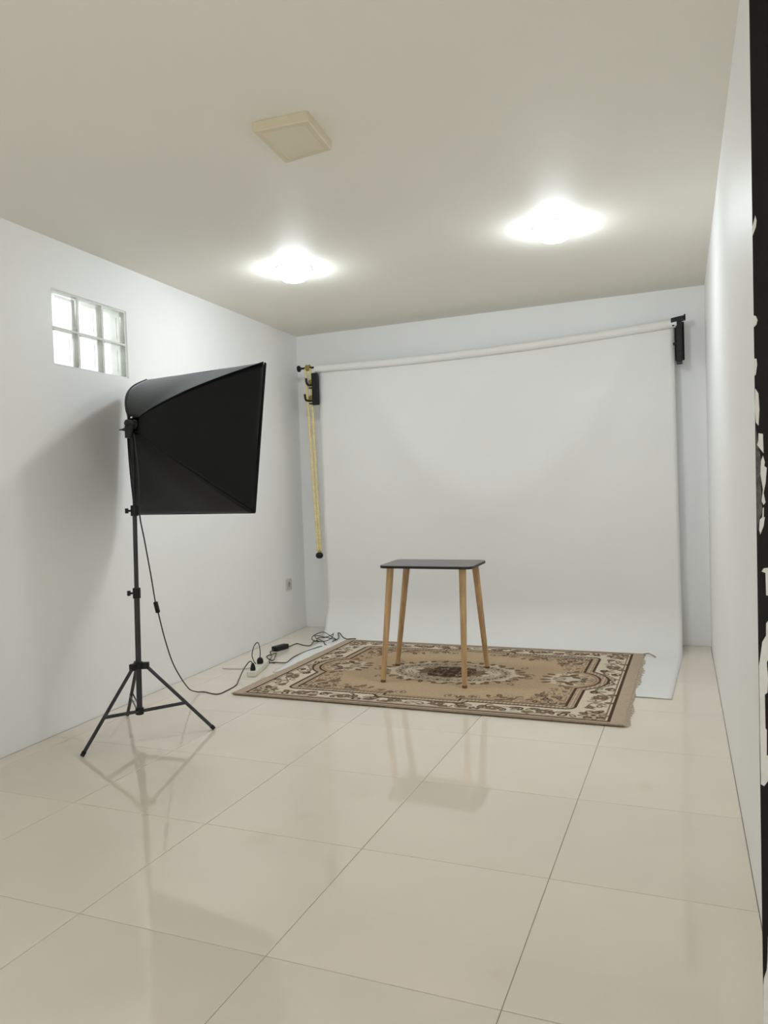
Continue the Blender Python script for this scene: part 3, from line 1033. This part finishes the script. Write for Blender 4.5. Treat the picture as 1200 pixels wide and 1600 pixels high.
def panel(name, k0, k1, sag=.010, wave=0.0):
    NS_, NT = 26, 22
    vs, fs = [], []
    for i in range(NS_ + 1):
        s = i / NS_
        p, q = rod(k0, s), rod(k1, s)
        inward = (FC - nf * SD * .3 - (p + q) / 2).normalized()
        for j in range(NT + 1):
            t_ = j / NT
            v = p + (q - p) * t_ + inward * sag * 4 * t_ * (1 - t_) * math.sin(math.pi * min(1, s * .9))
            v = v + inward * wave * s * math.sin(t_ * 9 + s * 3) * 4 * t_ * (1 - t_)
            vs.append(v)
    for i in range(NS_):
        for j in range(NT):
            a = i * (NT + 1) + j
            fs.append((a, a + 1, a + NT + 2, a + NT + 1))
    # front lip
    base = NS_ * (NT + 1)
    n0 = len(vs)
    for j in range(NT + 1):
        vs.append(Vector(vs[base + j]) + nf * .022)
    for j in range(NT):
        fs.append((base + j, base + j + 1, n0 + j + 1, n0 + j))
    o = obj(name, MB().add(vs, fs), M['nylon'], sb, smooth=True)
    md = o.modifiers.new('thickness', 'SOLIDIFY')
    md.thickness = .0014
    return o


panel('top_panel', 'tl', 'tr', .012, .003)
panel('right_panel', 'tr', 'br', .006, .002)
panel('bottom_panel', 'br', 'bl', -.006, .003)
panel('left_panel', 'bl', 'tl', .006, .002)
for k in CORN:
    obj('rod', MB().tube([rod(k, s / 14) + (rod(k, s / 14) - FC).normalized() * .0022 for s in range(15)], .0034, 8), M['nylon'], sb, smooth=True)
# piping round the front and the white diffuser cloth
rim = [FC + nr * a * SW / 2 + nu * b_ * SH / 2 + nf * .018 for a, b_ in ((1, 1), (-1, 1), (-1, -1), (1, -1), (1, 1))]
mb = MB()
for i in range(4):
    mb.tube([rim[i], rim[i + 1]], .0055, 8)
obj('rim', mb, M['nylon'], sb, smooth=True)
mb = MB()
NG = 12
vs, fs = [], []
for i in range(NG + 1):
    for j in range(NG + 1):
        u, v = i / NG * 2 - 1, j / NG * 2 - 1
        vs.append(FC + nr * u * (SW / 2 - .006) + nu * v * (SH / 2 - .006) + nf * (.010 + .012 * (1 - u * u) * (1 - v * v)))
for i in range(NG):
    for j in range(NG):
        a = i * (NG + 1) + j
        fs.append((a, a + 1, a + NG + 2, a + NG + 1))
obj('diffuser', mb.add(vs, fs), M['diffuser'], sb, smooth=True)
# lamp holder, bracket and tightening lever at the back
ho = obj('lamp_holder', MB().lathe(AP - nf * .055, [(.008, .010), (.016, .012), (.019, .020), (.019, .050), (.026, .056), (.026, .075)], 24, nf), M['black_plastic'], sb, smooth=True)
obj('tilt_bracket', MB().obox(AP - nf * .028 + Vector((0, 0, -.040)), nr * .014, Vector((nf.x, nf.y, 0)).normalized() * .016, Vector((0, 0, .030))), M['black_plastic'], sb, bevel=.003)
lv = AP + Vector((.0, -.03, -.022)) - nr * .014
obj('lever', MB().tube([lv, lv - nr * .022, lv - nr * .030, lv - nr * .058], [.009, .009, .006, .003], 10), M['black_plastic'], ho, smooth=True)
for d_ in (nu * .036 - nr * .018 - nf * .002, nr * .004 - nf * .060 - nu * .018, -nu * .034 - nr * .020 - nf * .004):
    obj('rod_clip', MB().lathe(AP + d_ - nf * .003, [(0, 0), (.004, .001), (.006, .006), (.004, .011), (0, .012)], 12, nf), M['chrome'], sb, smooth=True)

# ------------------------------------------------------------------ cords and electrics by the left wall
t = thing('softbox_cable', (-1.05, 2.70, 0), 'dark power cord hanging from the softbox and running along the floor', 'cable')
CR = .0034
pts = spline([(-0.872, 1.955, 1.46), (-0.880, 1.985, 1.25), (-0.897, 2.0, 1.073), (-0.915, 2.05, 0.937), (-0.942, 2.12, 0.753), (-0.959, 2.165, 0.62), (-0.962, 2.19, 0.55),
              (-0.982, 2.26, 0.398), (-0.994, 2.34, 0.243), (-1.035, 2.50, 0.085), (-1.085, 2.64, 0.018), (-1.060, 2.694, CR), (-0.985, 2.672, CR), (-0.950, 2.682, CR),
              (-0.947, 2.745, CR), (-0.961, 2.869, CR), (-1.000, 2.965, .012), (-1.022, 3.06, .055), (-1.010, 3.112, .092), (-0.992, 3.118, .080)], 10)
obj('cable', MB().tube(pts, CR, 8), M['cord'], t, smooth=True)
sw = Vector((-0.9605, 2.177, 0.585))
ax = (Vector((-0.959, 2.165, 0.62)) - Vector((-0.962, 2.19, 0.55))).normalized()
sd_ = Vector((1, .2, 0)).normalized()
isw = obj('inline_switch', MB().obox(sw, sd_ * .010, ax.cross(sd_) * .009, ax * .031), M['black_plastic'], t, bevel=.004)
obj('rocker', MB().obox(sw - ax.cross(sd_) * -.0092, sd_ * .004, ax.cross(sd_) * .0015, ax * .009), M['cord'], isw)
obj('plug', MB().lathe((-0.992, 3.118, .036), [(.016, 0), (.017, .012), (.013, .030), (.006, .046)], 16), M['black_plastic'], t, smooth=True)

ps0, ps1 = Vector((-0.982, 3.082, 0)), Vector((-1.076, 3.398, 0))
ad_ = (ps1 - ps0).normalized()
sdv = Vector((ad_.y, -ad_.x, 0))
t = thing('power_strip', ((ps0 + ps1) / 2), 'cream power strip on the floor beside the rug', 'power strip')
obj('body', MB().obox((ps0 + ps1) / 2 + Vector((0, 0, .0185)), ad_ * (ps1 - ps0).length / 2, sdv * .030, (0, 0, .0175)), M['strip'], t, bevel=.006)
for f in (.38, .60, .82):
    c = ps0 + (ps1 - ps0) * f
    so_ = obj('socket', MB().lathe((c.x, c.y, .0355), [(.021, 0), (.021, .0012), (.018, .0014), (.017, .0004), (0, .0004)], 20), M['strip'], t, smooth=True)
    mb = MB()
    for s_ in (-1, 1):
        q = c + ad_ * .0095 * s_
        mb.cyl((q.x, q.y, .0355), (q.x, q.y, .0362), .0026, 8)
    obj('contact_holes', mb, M['socket_hole'], so_)
obj('supply_cable', MB().tube(spline([ps0 + ad_ * .30 - sdv * .028 + Vector((0, 0, .012)), (-1.117, 3.30, .006), (-1.15, 3.262, .0042), (-1.211, 3.238, .0042), (-1.30, 3.235, .0042)], 8), .0042, 8), M['switch_grey'], t, smooth=True)

# adapter with its cables
adp = Vector((-1.216, 3.853, 0))
u1 = Vector((0.035, 0.15, 0)).normalized()
u2 = Vector((u1.y, -u1.x, 0))
t = thing('power_adapter', adp, 'black adapter brick on the floor between the power strip and the back corner', 'adapter')
obj('brick', MB().obox(adp + Vector((0, 0, .0185)), u1 * .066, u2 * .026, (0, 0, .0170)), M['black_plastic'], t, bevel=.005)
obj('output_cable', MB().tube(spline([(-1.203, 3.915, .016), (-1.20, 3.965, .006), (-1.205, 4.020, .0034), (-1.195, 4.075, .0034), (-1.130, 4.035, .0034), (-1.072, 4.020, .0034), (-1.066, 4.055, .0048), (-1.090, 4.120, .0062), (-1.10, 4.165, .0062), (-1.08, 4.195, .0062)], 8), .0032, 8), M['cord'], t, smooth=True)
obj('input_cable', MB().tube(spline([(-1.232, 3.790, .016), (-1.244, 3.755, .004), (-1.20, 3.69, .0034), (-1.193, 3.62, .0034), (-1.10, 3.525, .0036), (-1.072, 3.515, .012), (-1.12, 3.62, .018), (-1.160, 3.700, .012), (-1.185, 3.665, .0040),
                                      (-1.14, 3.60, .0100), (-1.09, 3.477, .0036), (-1.030, 3.452, .0036)], 9), .0032, 8), M['cord'], t, smooth=True)

# black plug with a looped lead standing in the strip
t = thing('plug_lead', (-1.045, 3.290, .036), 'thick black plug with a looped lead in the power strip', 'plug')
obj('plug_body', MB().lathe((-1.045, 3.292, .0372), [(.018, 0), (.021, .004), (.021, .022), (.015, .034), (.007, .040)], 18), M['black_plastic'], t, smooth=True)
obj('lead', MB().tube(spline([(-1.046, 3.292, .070), (-1.050, 3.305, .105), (-1.075, 3.335, .150), (-1.100, 3.350, .160), (-1.118, 3.335, .130), (-1.115, 3.310, .075), (-1.098, 3.330, .020), (-1.092, 3.40, .0036),
                              (-1.05, 3.47, .0036), (-0.985, 3.47, .0048), (-0.955, 3.488, .0058), (-0.985, 3.60, .0048), (-0.998, 3.72, .0048), (-0.992, 3.86, .0052), (-0.972, 3.97, .0066), (-0.960, 4.02, .0066)], 9), .0032, 8), M['cord'], t, smooth=True)

# coil of thin cable at the foot of the backdrop, second length by the rug's far corner
pts = [(-1.095, 4.150, .0100), (-1.090, 4.185, .0100)]
for k in range(34):
    a = k / 33 * 4 * math.pi + 2.6
    pts.append((-1.035 + .085 * math.cos(a) + .018 * math.sin(a * 2.3), 4.215 + .080 * math.sin(a), .013 + .045 * (0.5 + .5 * math.sin(a * 1.5 + 1)) * (1 if k > 3 else k / 3)))
pts += [(-.99, 4.12, .012), (-.965, 4.075, .0085), (-.945, 4.06, .0085)]
t = tag(obj('cable_coil', MB().tube(spline(pts, 5), .0030, 8), M['cord'], None, smooth=True, org=(-1.03, 4.2, 0)),
        'loose coil of thin black cable at the lower left corner of the backdrop', 'cable')
pts = spline([(-.957, 4.19, .0080), (-.950, 4.285, .0140), (-.985, 4.352, .0380), (-.966, 4.345, .0400), (-.922, 4.305, .0200), (-.875, 4.276, .0130),
              (-.847, 4.285, .0140), (-.806, 4.290, .0150)], 8)
t = tag(obj('loose_cable', MB().tube(pts, .0034, 8), M['cord'], None, smooth=True, org=(-.9, 4.28, 0)),
        'short dark cable end on the backdrop by the far left corner of the rug', 'cable')

# wall socket on the left wall
py = 4.43
px = lx(py)
t = thing('wall_socket', (px, py, .35), 'pale grey wall socket low on the left wall near the corner', 'socket')
c = Vector((px, py, .402))
obj('cover_plate', MB().obox(c + NL * .005, TL * .046, NL * .0045, (0, 0, .044)), M['switch_grey'], t, bevel=.003)
obj('outlet', MB().lathe(c + NL * .0095, [(.026, 0), (.026, .002), (.022, .002), (.020, -.001), (0, -.001)], 20, NL), M['switch_grey'], t, smooth=True)
